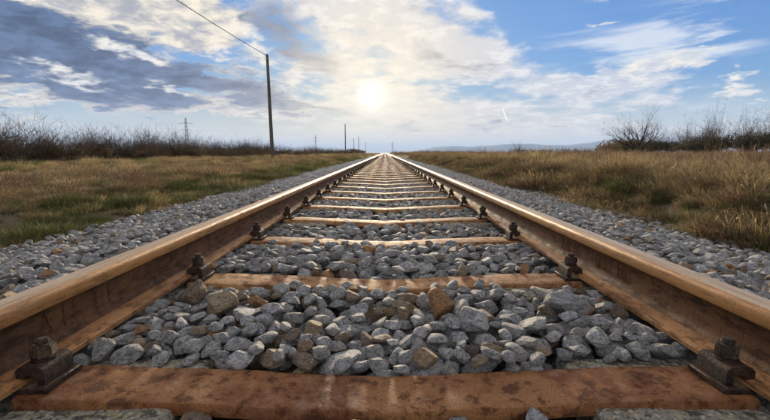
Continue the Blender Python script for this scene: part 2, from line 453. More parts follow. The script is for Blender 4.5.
def grid_mesh(name, xs, ys, zf, m, kind='structure', smooth=True):
    X, Y = np.meshgrid(xs, ys); Z = zf(X, Y)
    v = np.stack([X, Y, Z], -1).reshape(-1, 3); nx = len(xs)
    f = [(j * nx + i, j * nx + i + 1, (j + 1) * nx + i + 1, (j + 1) * nx + i) for j in range(len(ys) - 1) for i in range(nx - 1)]
    o = mesh_obj(name, v.tolist(), f, m, smooth=smooth); o['kind'] = kind
    return o


def growing(a, b, step, g):
    out = [a]
    while out[-1] < b: out.append(out[-1] + step); step *= g
    return out


xs = np.array(sorted(set([round(-t, 3) for t in growing(2.2, 22000, 0.12, 1.09)] + [round(t, 3) for t in growing(2.2, 22000, 0.12, 1.09)] + [-1.2, 0, 1.2])))
ys = np.array([-400, -60, -20, -8, -4, -2, -1] + growing(0, 24000, 0.15, 1.035))
gobj = grid_mesh('ground', xs, ys, ground_z, M['soil'])
tag(gobj, 'dry brown meadow ground stretching to the horizon', 'ground')
bx = np.concatenate([np.linspace(-2.75, -0.9, 22), np.linspace(-0.8, 0.8, 9), np.linspace(0.9, 2.75, 22)])
by = np.array([-8, -4, -2, -1] + growing(0, 900, 0.2, 1.03))
bobj = grid_mesh('ballast_bed', bx, by, lambda X, Y: bed_z(X) + 0.03 * sstep(25, 40, Y) + 0.012 * lumpy(X, Y, 9.0), M['bed'])
tag(bobj, 'bed of gravel fines under the ballast stones', 'track bed')

# ------------------------------------------------------------------ rails
HALF = [(0, 0), (62.5, 0), (62.5, 9.5), (60, 11.5), (40, 15.5), (22, 20.5), (13, 26), (8.5, 34), (7, 46), (7, 90), (8.5, 100), (13, 106),
        (29, 110.5), (32.5, 112.5), (33.5, 116), (33.5, 134), (32.4, 139), (29.6, 143.2), (25.5, 146), (20, 147.7), (11, 148.7), (0, 149)]
RAIL_X = 0.751


def rail_mesh():
    pts = [(x / 1000, z / 1000) for x, z in HALF] + [(-x / 1000, z / 1000) for x, z in HALF[-2:0:-1]]
    n = len(pts)
    ylist = [-6, -2, 0, 2, 5, 12, 30, 80, 200, 500, 900]
    v = [(p[0], y, p[1]) for y in ylist for p in pts]
    f, mi = [], []
    for k in range(len(ylist) - 1):
        for i in range(n):
            j = (i + 1) % n
            f.append((k * n + i, k * n + j, (k + 1) * n + j, (k + 1) * n + i))
            zc = (pts[i][1] + pts[j][1]) / 2; xc = abs(pts[i][0] + pts[j][0]) / 2
            mi.append(1 if zc > 0.1455 else (0 if zc > 0.1105 else (3 if zc < 0.022 else 2)))
    f.append(tuple(range(n))[::-1]); mi.append(2)
    o = mesh_obj('rail', v, f, [M['head'], M['top'], M['web'], M['foot']], smooth=True)
    o.data.polygons.foreach_set('material_index', mi)
    o.data.set_sharp_from_angle(angle=R(35))
    return o


rail0 = rail_mesh(); rail0.location = (-RAIL_X, 0, 0)
rail1 = put(rail0, 'rail', None, (RAIL_X, 0, 0))
tag(rail0, 'rusty steel rail with worn golden head running along the left side of the track', 'rail', 'the two running rails')
tag(rail1, 'rusty steel rail with worn golden head running along the right side of the track', 'rail', 'the two running rails')


# raised rolling marks on the rail webs: worn tall strokes and rounded figures
def roll_mark(parent, side, marks):
    for (y0, shape) in marks:
        bm = bmesh.new()
        def bar(ya, za, yb, zb, w=0.0035):
            d = Vector((0, yb - ya, zb - za)); L = d.length; d.normalize(); nrm = Vector((0, -d.z, d.y))
            a, b = Vector((0, ya, za)), Vector((0, yb, zb)); q = []
            for xx, ww in ((0.0, w), (0.0026, w * 0.6)):
                for p, s in ((a, 1), (a, -1), (b, -1), (b, 1)):
                    q.append(bm.verts.new(Vector((side * xx, 0, 0)) + p + nrm * s * ww / 2))
            for fa in ((4, 5, 6, 7), (0, 1, 5, 4), (1, 2, 6, 5), (2, 3, 7, 6), (3, 0, 4, 7)): bm.faces.new([q[i] for i in fa])
        zt, zb = 0.094, 0.044
        if shape == 'I': bar(0, zb, 0, zt)
        elif shape == 'A': bar(-0.016, zb, 0, zt); bar(0, zt, 0.016, zb); bar(-0.009, zb + 0.018, 0.009, zb + 0.018)
        elif shape == 'E':
            bar(-0.010, zb, -0.010, zt)
            for zz in (zb, (zb + zt) / 2, zt): bar(-0.010, zz, 0.012, zz)
        else:
            k = 12; P = [(0.011 * math.cos(t * 2 * math.pi / k), (zt + zb) / 2 + 0.025 * math.sin(t * 2 * math.pi / k)) for t in range(k + 1)]
            for t in range(k): bar(*P[t], *P[t + 1])
            if shape == '9': bar(-0.009, (zb + zt) / 2, 0.009, (zb + zt) / 2)
        o = bm_obj('rolled_mark', bm, M['web'], parent)
        o.location = (side * 0.0068, y0, 0)


roll_mark(rail1, -1, [(1.62, 'I'), (1.57, 'A'), (1.525, 'E'), (1.49, 'I'), (1.34, '9'), (1.30, '9'), (1.22, 'I'), (1.19, 'O')])
roll_mark(rail0, 1, [(1.02, 'I'), (0.98, 'E'), (0.90, 'I'), (0.87, 'I'), (0.82, 'A'), (0.70, 'O'), (0.66, 'I'), (0.62, 'I')])

# ------------------------------------------------------------------ sleepers (two concrete blocks joined by a steel tie bar)
SP, Y1 = 0.66, 0.735
BAR_W = 0.122


def bar_sag(x): return -0.014 - 0.027 * (1 - np.clip(np.abs(x) / 0.60, 0, 1)) ** 1.25


def tie_bar_mesh(fine=True):
    nx = 41 if fine else 9
    xx = np.linspace(-0.695, 0.695, nx)
    h = BAR_W / 2
    prof = [(-h, -0.026), (-h, -0.0035), (-h + 0.0012, -0.0008), (-h + 0.004, 0.0), (-0.02, 0.0008), (0.02, 0.0008), (h - 0.004, 0.0), (h - 0.0012, -0.0008), (h, -0.0035), (h, -0.026)] if fine else \
        [(-h, -0.026), (-h, -0.004), (-h + 0.01, 0.0), (h - 0.01, 0), (h, -0.004), (h, -0.026)]
    v, f = [], []
    n = len(prof)
    for i, x in enumerate(xx):
        wob = 0.0014 * math.sin(x * 17 + 1) + 0.001 * math.sin(x * 41)
        for (py, pz) in prof:
            v.append((x, py + wob, pz + float(bar_sag(x)) + 0.001 * math.sin(x * 23 + py * 40)))
    for i in range(nx - 1):
        for j in range(n - 1):
            f.append((i * n + j, (i + 1) * n + j, (i + 1) * n + j + 1, i * n + j + 1))
        f.append((i * n, i * n + n - 1, (i + 1) * n + n - 1, (i + 1) * n))
    f.append(tuple(range(n))[::-1]); f.append(tuple((nx - 1) * n + j for j in range(n)))
    me = mesh_obj('tie_bar', v, f, M['tie'], smooth=True, link=False).data
    me.set_sharp_from_angle(angle=R(40))
    return me


def block_mesh(fine, seed=0):
    bm = bmesh.new()
    bmesh.ops.create_cube(bm, size=1.0)
    bmesh.ops.scale(bm, vec=(0.76, 0.27, 0.21), verts=bm.verts)
    if fine:
        bmesh.ops.bevel(bm, geom=list(bm.edges), offset=0.014, segments=2, affect='EDGES', profile=0.6)
        bmesh.ops.subdivide_edges(bm, edges=[e for e in bm.edges if e.calc_length() > 0.06], cuts=14, use_grid_fill=True)
        bm.normal_update()
        for w in bm.verts:
            p = w.co * 24 + Vector((seed * 7, 0, 0))
            d = mnoise.fractal(p, 1.0, 2.0, 4) * 0.0035
            e = min(0.135 - abs(w.co.y), 0.105 - w.co.z)
            chip = max(0, mnoise.noise(w.co * 9 + Vector((seed * 3.3, 1, 4))) - 0.15) * 0.02 if e < 0.02 else 0
            w.co += w.normal * (d - chip)
    else:
        bmesh.ops.bevel(bm, geom=list(bm.edges), offset=0.012, segments=1, affect='EDGES')
    me = bpy.data.meshes.new('concrete_block'); bm.to_mesh(me); bm.free()
    me.materials.append(M['concrete'])
    me.polygons.foreach_set('use_smooth', [True] * len(me.polygons))
    return me


def bevelled_box(bm, lo, hi, bev=0.003, seg=2):
    r = bmesh.ops.create_cube(bm, size=1.0)
    vs = r['verts']; lo, hi = Vector(lo), Vector(hi)
    for w in vs: w.co = Vector([(lo[i] + hi[i]) / 2 + w.co[i] * (hi[i] - lo[i]) for i in range(3)])
    if bev:
        es = list({e for w in vs for e in w.link_edges})
        bmesh.ops.bevel(bm, geom=es, offset=bev, segments=seg, affect='EDGES')


def to_mesh(name, bm, m, smooth=True):
    me = bpy.data.meshes.new(name); bm.to_mesh(me); bm.free(); me.materials.append(m)
    if smooth:
        me.polygons.foreach_set('use_smooth', [True] * len(me.polygons)); me.set_sharp_from_angle(angle=R(38))
    return me


# clip: local +x points away from the rail, origin at the foot's edge, on the base plate
def clip_meshes():
    bm = bmesh.new()      # inverted channel
    P = [(-0.018, 0.0125), (-0.018, 0.030), (-0.011, 0.038), (0.032, 0.040), (0.039, 0.036), (0.042, 0.029), (0.043, 0.0008), (0.026, 0.0008), (0.025, 0.017), (0.022, 0.020), (0.006, 0.019), (0.004, 0.0125)]
    L = 0.042
    a = [bm.verts.new((x, -L, z)) for x, z in P]; b = [bm.verts.new((x, L, z)) for x, z in P]
    bm.faces.new(a); bm.faces.new(b[::-1])
    for i in range(len(P)):
        j = (i + 1) % len(P); bm.faces.new((a[i], b[i], b[j], a[j]))
    bmesh.ops.recalc_face_normals(bm, faces=bm.faces)
    bmesh.ops.bevel(bm, geom=[e for e in bm.edges if abs(e.verts[0].co.y - e.verts[1].co.y) < 1e-6], offset=0.0025, segments=2, affect='EDGES')
    clamp = to_mesh('clamp', bm, M['iron'])
    bm = bmesh.new(); bevelled_box(bm, (0.0515, -0.058, -0.0004), (0.0605, 0.058, 0.009), 0.003); ridge = to_mesh('ridge', bm, M['iron'])

    def prism(n, r, z0, z1, bev, name, m, rot=0.0, top=None):
        bm = bmesh.new()
        bmesh.ops.create_cone(bm, cap_ends=True, segments=n, radius1=r, radius2=top or r, depth=z1 - z0,
                              matrix=Matrix.Translation((0.012, 0, (z0 + z1) / 2)) @ Matrix.Rotation(rot, 4, 'Z'))
        if bev: bmesh.ops.bevel(bm, geom=[e for e in bm.edges if abs(e.verts[0].co.z - e.verts[1].co.z) < 1e-6], offset=bev, segments=2, affect='EDGES')
        return to_mesh(name, bm, m)
    washer = prism(20, 0.0235, 0.0375, 0.0445, 0.0015, 'spring_washer', M['iron'])
    nut = prism(6, 0.0240, 0.0446, 0.074, 0.004, 'nut', M['bolt'], 0.3)
    bolt = prism(14, 0.0130, 0.0742, 0.087, 0.003, 'bolt', M['bolt'])
    bm = bmesh.new(); bevelled_box(bm, (-0.110, -0.047, -0.0125), (0.110, 0.047, -0.0006), 0.002, 1)
    plate = to_mesh('base_plate', bm, M['iron'])
    return clamp, ridge, washer, nut, bolt, plate


CL, RG, WA, NU, BO, PL = clip_meshes()
for _m in (CL, WA, NU, BO): _m.transform(Matrix.Scale(0.9, 4))
tie_f, tie_c = tie_bar_mesh(True), tie_bar_mesh(False)
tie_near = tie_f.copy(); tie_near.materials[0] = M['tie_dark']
blk_f = [block_mesh(True, s) for s in range(3)]; blk_c = block_mesh(False)


def child(me, name, parent, loc=(0, 0, 0), rz=0.0, sx=1.0):
    o = bpy.data.objects.new(name, me); COL.objects.link(o); o.parent = parent
    o.location = loc; o.rotation_euler = (0, 0, rz); o.scale = (sx, 1, 1)
    return o


ORD = ['first', 'second', 'third', 'fourth', 'fifth', 'sixth', 'seventh', 'eighth', 'ninth', 'tenth', 'eleventh', 'twelfth', 'thirteenth', 'fourteenth', 'fifteenth', 'sixteenth', 'seventeenth', 'eighteenth', 'nineteenth', 'twentieth']
SLEEPER_Y = []
for k in range(210):
    y = Y1 + SP * k + (rnd.uniform(-0.008, 0.008) if k else 0)
    SLEEPER_Y.append(y)
    near = k < 22
    s = empty('sleeper', (0, y, 0), rnd.uniform(-0.006, 0.006))
    if k == 0: lab = 'nearest sleeper, wide rusty bent tie bar across the bottom of the picture'
    elif k < 20: lab = f'{ORD[k]} sleeper from the camera, rusty tie bar between two concrete blocks'
    elif k < 40: lab = 'sleeper in the middle distance, past the twentieth from the camera'
    else: lab = 'tiny sleeper far down the track near the vanishing point'
    tag(s, lab, 'sleeper', 'sleepers along the track')
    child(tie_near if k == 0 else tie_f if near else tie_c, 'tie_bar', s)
    for sg in (-1, 1):
        child(blk_f[(k + (sg > 0)) % 3] if near else blk_c, 'concrete_block', s, (sg * 0.775, 0, -0.1375), 0 if sg > 0 else math.pi)
        if k < 60:
            child(PL, 'base_plate', s, (sg * RAIL_X, 0, 0))
            for d in (-1, 1):         # inner and outer clip
                if not near and d == sg: continue
                xx = sg * RAIL_X + d * 0.0625
                c = child(CL, 'rail_clip', s, (xx, 0, 0), 0 if d > 0 else math.pi)
                if near:
                    child(NU, 'nut', c); child(BO, 'bolt', c); child(WA, 'spring_washer', c)
                elif k < 60:
                    child(NU, 'nut', c)

# ------------------------------------------------------------------ ballast stones
def rock_mesh(name, seed, sub=3, ncut=11, m='rock'):
    r = random.Random(seed)
    bm = bmesh.new(); bmesh.ops.create_icosphere(bm, subdivisions=sub, radius=1.0)
    cuts = []
    for _ in range(ncut):
        n = Vector((r.gauss(0, 1), r.gauss(0, 1), r.gauss(0, 1))).normalized(); cuts.append((n, r.uniform(0.45, 0.80)))
    off = Vector((seed * 3.7, seed * 1.9, 0))
    for w in bm.verts:
        p = w.co.copy()
        for _ in range(2):
            for n, d in cuts:
                t = p.dot(n) - d
                if t > 0: p -= n * t
        p *= 1.0 + 0.045 * mnoise.fractal(p * 2.2 + off, 1.0, 2.0, 4) + 0.012 * mnoise.noise(p * 7 + off)
        w.co = p
    mx = max(max(abs(w.co.x), abs(w.co.y), abs(w.co.z)) for w in bm.verts)
    for ax in range(3):
        lo = min(w.co[ax] for w in bm.verts); hi = max(w.co[ax] for w in bm.verts)
        for w in bm.verts: w.co[ax] = (w.co[ax] - (lo + hi) / 2) * 2 / (hi - lo)
    me = bpy.data.meshes.new(name); bm.to_mesh(me); bm.free()
    me.materials.append(M[m])
    me.polygons.foreach_set('use_smooth', [True] * len(me.polygons))
    me.set_sharp_from_angle(angle=R(24))
    return me


NR = 14
ROCKS = [rock_mesh('ballast_stone', 40 + i, 3, 8 + i % 4) for i in range(NR)]
TINTED = [rock_mesh('ballast_stone', 90 + i, 3, 10, ('rock_brown', 'rock_ochre', 'rock_brown', 'rock_orange')[i]) for i in range(4)]
ALLROCK = ROCKS + TINTED

CELL = 0.01
HX0, HX1, HY0, HY1 = -2.75, 2.75, 0.3, 6.5
gx = np.arange(HX0, HX1, CELL) + CELL / 2; gy = np.arange(HY0, HY1, CELL) + CELL / 2
GX, GY = np.meshgrid(gx, gy)
HM = bed_z(GX) + 0.012 * lumpy(GX, GY, 9.0)
ID = np.full(HM.shape, -1, int)
rail_zone = (np.abs(np.abs(GX) - RAIL_X) < 0.044)
HM[rail_zone] = 9.0
for y in SLEEPER_Y:
    if y > HY1 + 0.3: break
    blk = (np.abs(GY - y) < 0.135) & (np.abs(np.abs(GX) - 0.775) < 0.38)
    HM[blk & ~rail_zone] = -0.03
    HM[blk & ~rail_zone & (np.abs(GY - y + 0.02) < 0.108)] = 9.0
    HM[(np.abs(GY - y) < 0.09) & (np.abs(np.abs(GX) - RAIL_X) < 0.14)] = 9.0
    HM[(np.abs(GY - y) < 0.053) & (np.abs(GX) < 0.66)] = 9.0
TOP = -0.012 - 0.02 * sstep(0.3, 0.0, np.abs(GX)) - 0.055 * sstep(0.95, 1.5, np.abs(GX)) - 0.15 * sstep(1.4, 2.6, np.abs(GX))
TOP = TOP + 0.012 * lumpy(GX, GY, 7.0, 3.0) - 0.028 * (GY < Y1 - 0.03) * (np.abs(GX) < 0.72)
stones = []


def drop(a, b, c, yaw, x, y, tint, tries_max=None):
    ca, sa = math.cos(yaw), math.sin(yaw)
    rr = max(a, b)
    i0 = int((x - rr - HX0) / CELL); i1 = int((x + rr - HX0) / CELL) + 1
    j0 = int((y - rr - HY0) / CELL); j1 = int((y + rr - HY0) / CELL) + 1
    if i0 < 0 or j0 < 0 or i1 > HM.shape[1] or j1 > HM.shape[0]: return None
    dx = GX[j0:j1, i0:i1] - x; dy = GY[j0:j1, i0:i1] - y
    u = (dx * ca + dy * sa) / a; v = (-dx * sa + dy * ca) / b
    q = 1 - u * u - v * v
    inside = q > 0.02
    if not inside.any(): return None
    s = np.sqrt(np.where(inside, q, 0)) * c
    z = np.max(np.where(inside, HM[j0:j1, i0:i1] + s, -9))
    return z, (j0, j1, i0, i1), inside, s


def rain(n, xr, yr, amin, amax, tries=3, over=0.0):
    for _ in range(n):
        a = amin + (amax - amin) * rnd.random() ** 1.6 * (1.35 if rnd.random() < 0.1 else 1.0)
        b = a * rnd.uniform(0.62, 0.92); c = a * rnd.uniform(0.48, 0.72)
        yaw = rnd.uniform(0, math.pi); best = None
        for _t in range(tries):
            x = rnd.uniform(*xr); y = rnd.uniform(*yr)
            if xr[0] < 0 < xr[1] or True:
                d = drop(a, b, c, yaw, x, y, 0)
            if d is None: continue
            lim = TOP[min(HM.shape[0] - 1, max(0, int((y - HY0) / CELL))), min(HM.shape[1] - 1, max(0, int((x - HX0) / CELL)))]
            if d[0] + c * 0.75 > lim + over: continue
            if best is None or d[0] < best[0][0]: best = (d, x, y)
        if best is None: continue
        (z, (j0, j1, i0, i1), inside, s), x, y = best
        z -= 0.22 * c
        top = z + s
        sub = HM[j0:j1, i0:i1]; upd = inside & (top > sub)
        sub[upd] = top[upd]; ID[j0:j1, i0:i1][upd] = len(stones)
        t = rnd.random()
        ri = rnd.randrange(NR) if t > 0.10 else NR + (0 if t < 0.04 else 1 if t < 0.075 else 2 if t < 0.085 else 3)
        stones.append([x, y, z, a, b, c, yaw, rnd.uniform(-0.28, 0.28), rnd.uniform(-0.28, 0.28), ri])


# the few stones one notices first
def special(x, y, a, b, c, yaw, ri, tilt=(0, 0), lift=0.0):
    d = drop(a, b, c, yaw, x, y, 0)
    (z, (j0, j1, i0, i1), inside, s) = d
    z += lift; top = z + s
    sub = HM[j0:j1, i0:i1]; upd = inside & (top > sub)
    sub[upd] = top[upd]; ID[j0:j1, i0:i1][upd] = len(stones)
    stones.append([x, y, z, a, b, c, yaw, tilt[0], tilt[1], ri])
    return len(stones) - 1


rain(900, (-0.66, 0.66), (0.4, 2.1), 0.034, 0.064, 4)
SPECIAL = {}
SPECIAL[special(0.165, 1.13, 0.044, 0.038, 0.046, 0.4, NR + 3, (0.3, 0.2), -0.008)] = ('bright orange-brown stone standing up right of the track centre', 'ballast stone')
SPECIAL[special(-0.475, 1.10, 0.046, 0.034, 0.034, 0.3, NR + 1, (0.2, -0.2), -0.016)] = ('tan angular stone with flat faces left of the track centre', 'ballast stone')
SPECIAL[special(-0.60, 1.19, 0.042, 0.036, 0.034, 1.2, NR + 0, (0.1, -0.3), -0.012)] = ('dark brown stone lying beside the left rail', 'ballast stone')
SPECIAL[special(-0.385, 1.045, 0.038, 0.024, 0.018, 0.1, NR + 3, (0.0, 0.0), -0.004)] = ('small flat brick-red stone left of the track centre', 'ballast stone')
SPECIAL[special(0.06, 1.17, 0.040, 0.026, 0.022, -0.3, NR + 1, (0, 0), -0.008)] = ('ochre stone beside the bright orange-brown one', 'ballast stone')
SPECIAL[special(0.24, 1.0, 0.050, 0.033, 0.028, -0.9, 3, (0.1, 0.1), -0.01)] = ('large smooth pale grey stone just behind the nearest tie bar', 'ballast stone')
SPECIAL[special(0.52, 1.08, 0.062, 0.040, 0.032, -0.5, 5, (0, 0), -0.012)] = ('biggest grey slab of stone close to the right rail', 'ballast stone')
rain(1700, (-0.66, 0.66), (0.4, 2.1), 0.030, 0.060, 4, 0.014)
rain(900, (-0.66, 0.66), (0.4, 2.1), 0.024, 0.046, 4, 0.024)
rain(900, (-0.66, 0.66), (0.78, 1.0), 0.02, 0.036, 2, 0.02)
rain(500, (-0.66, 0.66), (1.2, 1.36), 0.02, 0.036, 2, 0.014)
for sg in (-1, 1): rain(1500, (min(sg * 0.5, sg * 0.69), max(sg * 0.5, sg * 0.69)), (0.4, 2.1), 0.018, 0.034, 3, 0.016)
for sg in (-1, 1): rain(1800, (min(sg * 0.5, sg * 0.69), max(sg * 0.5, sg * 0.69)), (2.1, 6.4), 0.018, 0.034, 3, -0.004)
rain(7000, (-0.67, 0.67), (2.1, 6.4), 0.028, 0.052, 3, -0.006)
for sg in (-1, 1):
    xr = (0.84, 2.7) if sg > 0 else (-2.7, -0.84)
    rain(4200, xr, (0.6, 3.4), 0.026, 0.056, 3, 0.006)
    rain(4600, xr, (3.4, 6.4), 0.026, 0.048, 2, 0.006)
print('stones', len(stones))

# who shows largest in the picture
cnt = np.bincount(ID[ID >= 0], minlength=len(stones)).astype(float)
score = np.zeros(len(stones))
p = R(PITCH)
for i, st in enumerate(stones):
    x, y, z = st[0], st[1], st[2] - CAM_H
    D = y * math.cos(p) - z * math.sin(p)
    u = x / D * 395; v = (y * math.sin(p) + z * math.cos(p)) / D * 395
    if abs(u) > 385 or abs(v) > 210: continue
    if abs(x) > 0.84 and -z / abs(x) > 0.37: continue      # hidden by the rail
    score[i] = cnt[i] * (395 * CELL / D) ** 2 * max(0.15, -z / D)
for i in SPECIAL: score[i] = 1e9
order = np.argsort(-score)
single = set(int(i) for i in order[:296] if score[i] > 0)


def stone_place(i):
    x, y, z, a, b, c, yaw, t1, t2, ri = stones[i]
    if rnd.random() < 0.5: t1 += math.pi
    return (x, y, z), (t1, t2, yaw), (a, b, c), ri


COLS = ((-0.42, 'along the left rail'), (-0.14, 'left of the track centre'), (0.14, 'on the track centre line'), (0.42, 'right of the track centre'), (9, 'along the right rail'))
SIZE = ['largest', 'second largest', 'third largest', 'fourth largest', 'fifth largest', 'sixth largest', 'seventh largest', 'eighth largest', 'ninth largest', 'tenth largest', 'eleventh largest', 'twelfth largest', 'thirteenth largest', 'fourteenth largest', 'fifteenth largest', 'sixteenth largest', 'seventeenth largest', 'eighteenth largest', 'nineteenth largest', 'twentieth largest']


def region_label(st):
    x, y, ri = st[0], st[1], st[9]
    kind = 'grey' if ri < NR else ('rust-brown' if ri in (NR, NR + 2) else 'ochre' if ri == NR + 1 else 'orange')
    if abs(x) < 0.7:
        col = next(t for lim, t in COLS if x < lim)
        k = sum(y > q for q in SLEEPER_Y[:6])
        if k == 0: where = f'before the nearest tie bar, {col}'
        elif k == 1:
            t = (y - SLEEPER_Y[0]) / SP
            row = 'just behind the nearest tie bar' if t < 0.4 else 'midway between the two nearest tie bars' if t < 0.66 else 'just before the second tie bar'
            where = f'{row}, {col}'
        else: where = f'between the {ORD[k - 1]} and {ORD[k]} sleepers, {col}'
    else: where = 'on the ballast shoulder outside the %s rail' % ('left' if x < 0 else 'right')
    return kind, where


bucket = {}
for i in single:
    if i not in SPECIAL: bucket.setdefault(region_label(stones[i]), []).append(i)
LABEL = {}
for (kind, where), ids in bucket.items():
    ids.sort(key=lambda i: -score[i])
    for n, i in enumerate(ids):
        size = SIZE[n] if n < len(SIZE) else 'smaller'
        LABEL[i] = (f'{size} {kind} stone {where}' if len(ids) > 1 else f'only {kind} stone {where}', f'{kind} stones {where}')


sa = []
for i in range(len(stones)):
    loc, rot, scl, ri = stone_place(i)
    if i in single:
        o = bpy.data.objects.new('ballast_stone', ALLROCK[ri]); COL.objects.link(o)
        o.location = loc; o.rotation_euler = rot; o.scale = scl
        if i in SPECIAL: tag(o, *SPECIAL[i])
        else:
            l, g = LABEL[i]; tag(o, l, 'ballast stone', g)
    else:
        sa.append((loc, rot, scl, ri))


def source_collection(name, meshes):
    c = bpy.data.collections.new(name)
    for i, me in enumerate(meshes):
        o = bpy.data.objects.new('%s_%02d' % (name, i), me); c.objects.link(o)
    return c


def scatter(name, coll, items, kind='stuff'):
    n = len(items)
    me = bpy.data.meshes.new(name)
    me.vertices.add(n)
    me.vertices.foreach_set('co', np.array([t[0] for t in items], np.float32).ravel())
    for an, idx in (('rot', 1), ('scl', 2)):
        at = me.attributes.new(an, 'FLOAT_VECTOR', 'POINT'); at.data.foreach_set('vector', np.array([t[idx] for t in items], np.float32).ravel())
    at = me.attributes.new('pick', 'INT', 'POINT'); at.data.foreach_set('value', np.array([t[3] for t in items], np.int32))
    o = bpy.data.objects.new(name, me); COL.objects.link(o); o['kind'] = kind
    ng = bpy.data.node_groups.new(name, 'GeometryNodeTree')
    ng.interface.new_socket('Geometry', in_out='INPUT', socket_type='NodeSocketGeometry')
    ng.interface.new_socket('Geometry', in_out='OUTPUT', socket_type='NodeSocketGeometry')
    gi = ng.nodes.new('NodeGroupInput'); go = ng.nodes.new('NodeGroupOutput')
    ci = ng.nodes.new('GeometryNodeCollectionInfo'); ci.inputs['Collection'].default_value = coll
    ci.inputs['Separate Children'].default_value = True; ci.inputs['Reset Children'].default_value = True
    ip = ng.nodes.new('GeometryNodeInstanceOnPoints'); ip.inputs['Pick Instance'].default_value = True
    def attr(nm, t):
        a = ng.nodes.new('GeometryNodeInputNamedAttribute'); a.data_type = t; a.inputs['Name'].default_value = nm
        return next(s for s in a.outputs if s.enabled)
    er = ng.nodes.new('FunctionNodeEulerToRotation')
    L = ng.links.new
    L(gi.outputs[0], ip.inputs['Points']); L(ci.outputs[0], ip.inputs['Instance']); L(attr('pick', 'INT'), ip.inputs['Instance Index'])
    L(attr('rot', 'FLOAT_VECTOR'), er.inputs[0]); L(er.outputs[0], ip.inputs['Rotation']); L(attr('scl', 'FLOAT_VECTOR'), ip.inputs['Scale'])
    L(ip.outputs[0], go.inputs[0])
    md = o.modifiers.new('scatter', 'NODES'); md.node_group = ng
    return o


rock_coll = source_collection('stone_shapes', ALLROCK)
# farther stretch: one settled layer
yy = 6.35
while yy < 42:
    step = 0.052 + 0.0011 * (yy - 6)
    x = -2.7
    while x < 2.7:
        px = x + rnd.uniform(-0.02, 0.02); py = yy + rnd.uniform(-0.02, 0.02)
        x += step
        if abs(abs(px) - RAIL_X) < 0.085: continue
        k = round((py - Y1) / SP); ds = abs(py - (Y1 + SP * k))
        if ds < 0.10 and abs(px) < 0.66 and not (abs(px) < 0.1 and rnd.random() < 0.35): continue
        if ds < 0.11 and abs(px) < 1.15 and abs(px) > 0.38: continue
        ax = abs(px)
        z = -0.068 - 0.012 * (ax < 0.25) + 0.02 * (ax > 0.9) - 0.055 * float(sstep(0.95, 1.5, ax)) - 0.15 * float(sstep(1.4, 2.6, ax)) + rnd.uniform(-0.014, 0.012)
        a = step * rnd.uniform(0.55, 0.85)
        ri = rnd.randrange(NR) if rnd.random() > 0.07 else NR + rnd.randrange(4)
        sa.append(((px, py, z), (rnd.uniform(-0.4, 0.4), rnd.uniform(-0.4, 0.4), rnd.uniform(0, 6.28)), (a, a * rnd.uniform(0.65, 0.9), a * rnd.uniform(0.5, 0.75)), ri))
    yy += step
bs_ = scatter('ballast', rock_coll, sa)
tag(bs_, 'grey crushed stone ballast heaped along the whole track', 'ballast')
print('scattered stones', len(sa))

# ------------------------------------------------------------------ meadow grass
def tuft(name, seed, blades, h, spread, lean, width, m, seeds=0.0, curve=0.5):
    r = random.Random(seed); v, f = [], []
    for _ in range(blades):
        ang = r.uniform(0, 6.283); rad = spread * math.sqrt(r.random())
        bx_, by_ = rad * math.cos(ang), rad * math.sin(ang)
        ln = lean * r.uniform(0.15, 1.0); da = ang + r.gauss(0, 0.7); hh = h * r.uniform(0.45, 1.0); ww = width * r.uniform(0.6, 1.2)
        px, py = -math.sin(da + r.uniform(-1, 1)), math.cos(da + r.uniform(-1, 1))
        i0 = len(v); SEG = 3
        for s in range(SEG + 1):
            t = s / SEG
            out = ln * hh * (t ** (1 + curve)); z = hh * (t - 0.35 * ln * t * t)
            cx, cy = bx_ + out * math.cos(da), by_ + out * math.sin(da)
            w = ww * (1 - t) ** 0.6 * 0.5 + 0.0003
            v += [(cx - px * w, cy - py * w, z - 0.02), (cx + px * w, cy + py * w, z - 0.02)]
        for s in range(SEG):
            a = i0 + 2 * s; f.append((a, a + 1, a + 3, a + 2))
        if r.random() < seeds:
            for q in range(4):
                t = 1 - q * 0.06; out = ln * hh * (t ** (1 + curve)); z = hh * (t - 0.35 * ln * t * t) - 0.02
                cx, cy = bx_ + out * math.cos(da), by_ + out * math.sin(da); k = width * 1.1; b = len(v)
                v += [(cx - k * px, cy - k * py, z), (cx, cy, z + k * 1.6), (cx + k * px, cy + k * py, z), (cx, cy, z - k * 1.6)]
                f.append((b, b + 1, b + 2, b + 3))
    return mesh_obj(name, v, f, M[m], link=False).data


TUFTS = [tuft('t', 1, 150, 0.36, 0.15, 0.85, 0.0045, 'straw', 0.05), tuft('t', 2, 150, 0.30, 0.18, 1.15, 0.0045, 'straw', 0.05), tuft('t', 3, 100, 0.44, 0.15, 0.65, 0.0042, 'straw', 0.25),
         tuft('t', 4, 140, 0.18, 0.15, 1.05, 0.0055, 'green'), tuft('t', 5, 140, 0.24, 0.17, 1.0, 0.0055, 'green'), tuft('t', 6, 130, 0.12, 0.17, 1.2, 0.008, 'moss'),
         tuft('t', 7, 46, 0.55, 0.14, 0.5, 0.0045, 'weed', 0.9), tuft('t', 8, 80, 0.40, 0.18, 0.9, 0.005, 'weed', 0.6), tuft('t', 9, 120, 0.24, 0.19, 1.2, 0.0052, 'weed', 0.15),
         tuft('t', 10, 170, 0.20, 0.20, 1.3, 0.0048, 'straw'), tuft('t', 11, 26, 0.8, 0.12, 0.35, 0.004, 'weed', 1.0)]
tuft_coll = source_collection('tuft_shapes', TUFTS)


def in_sight(x, y): return abs(x) < 1.25 * y + 2.5


def patch(x, y, f, s): return float(lumpy(x, y, f, s))


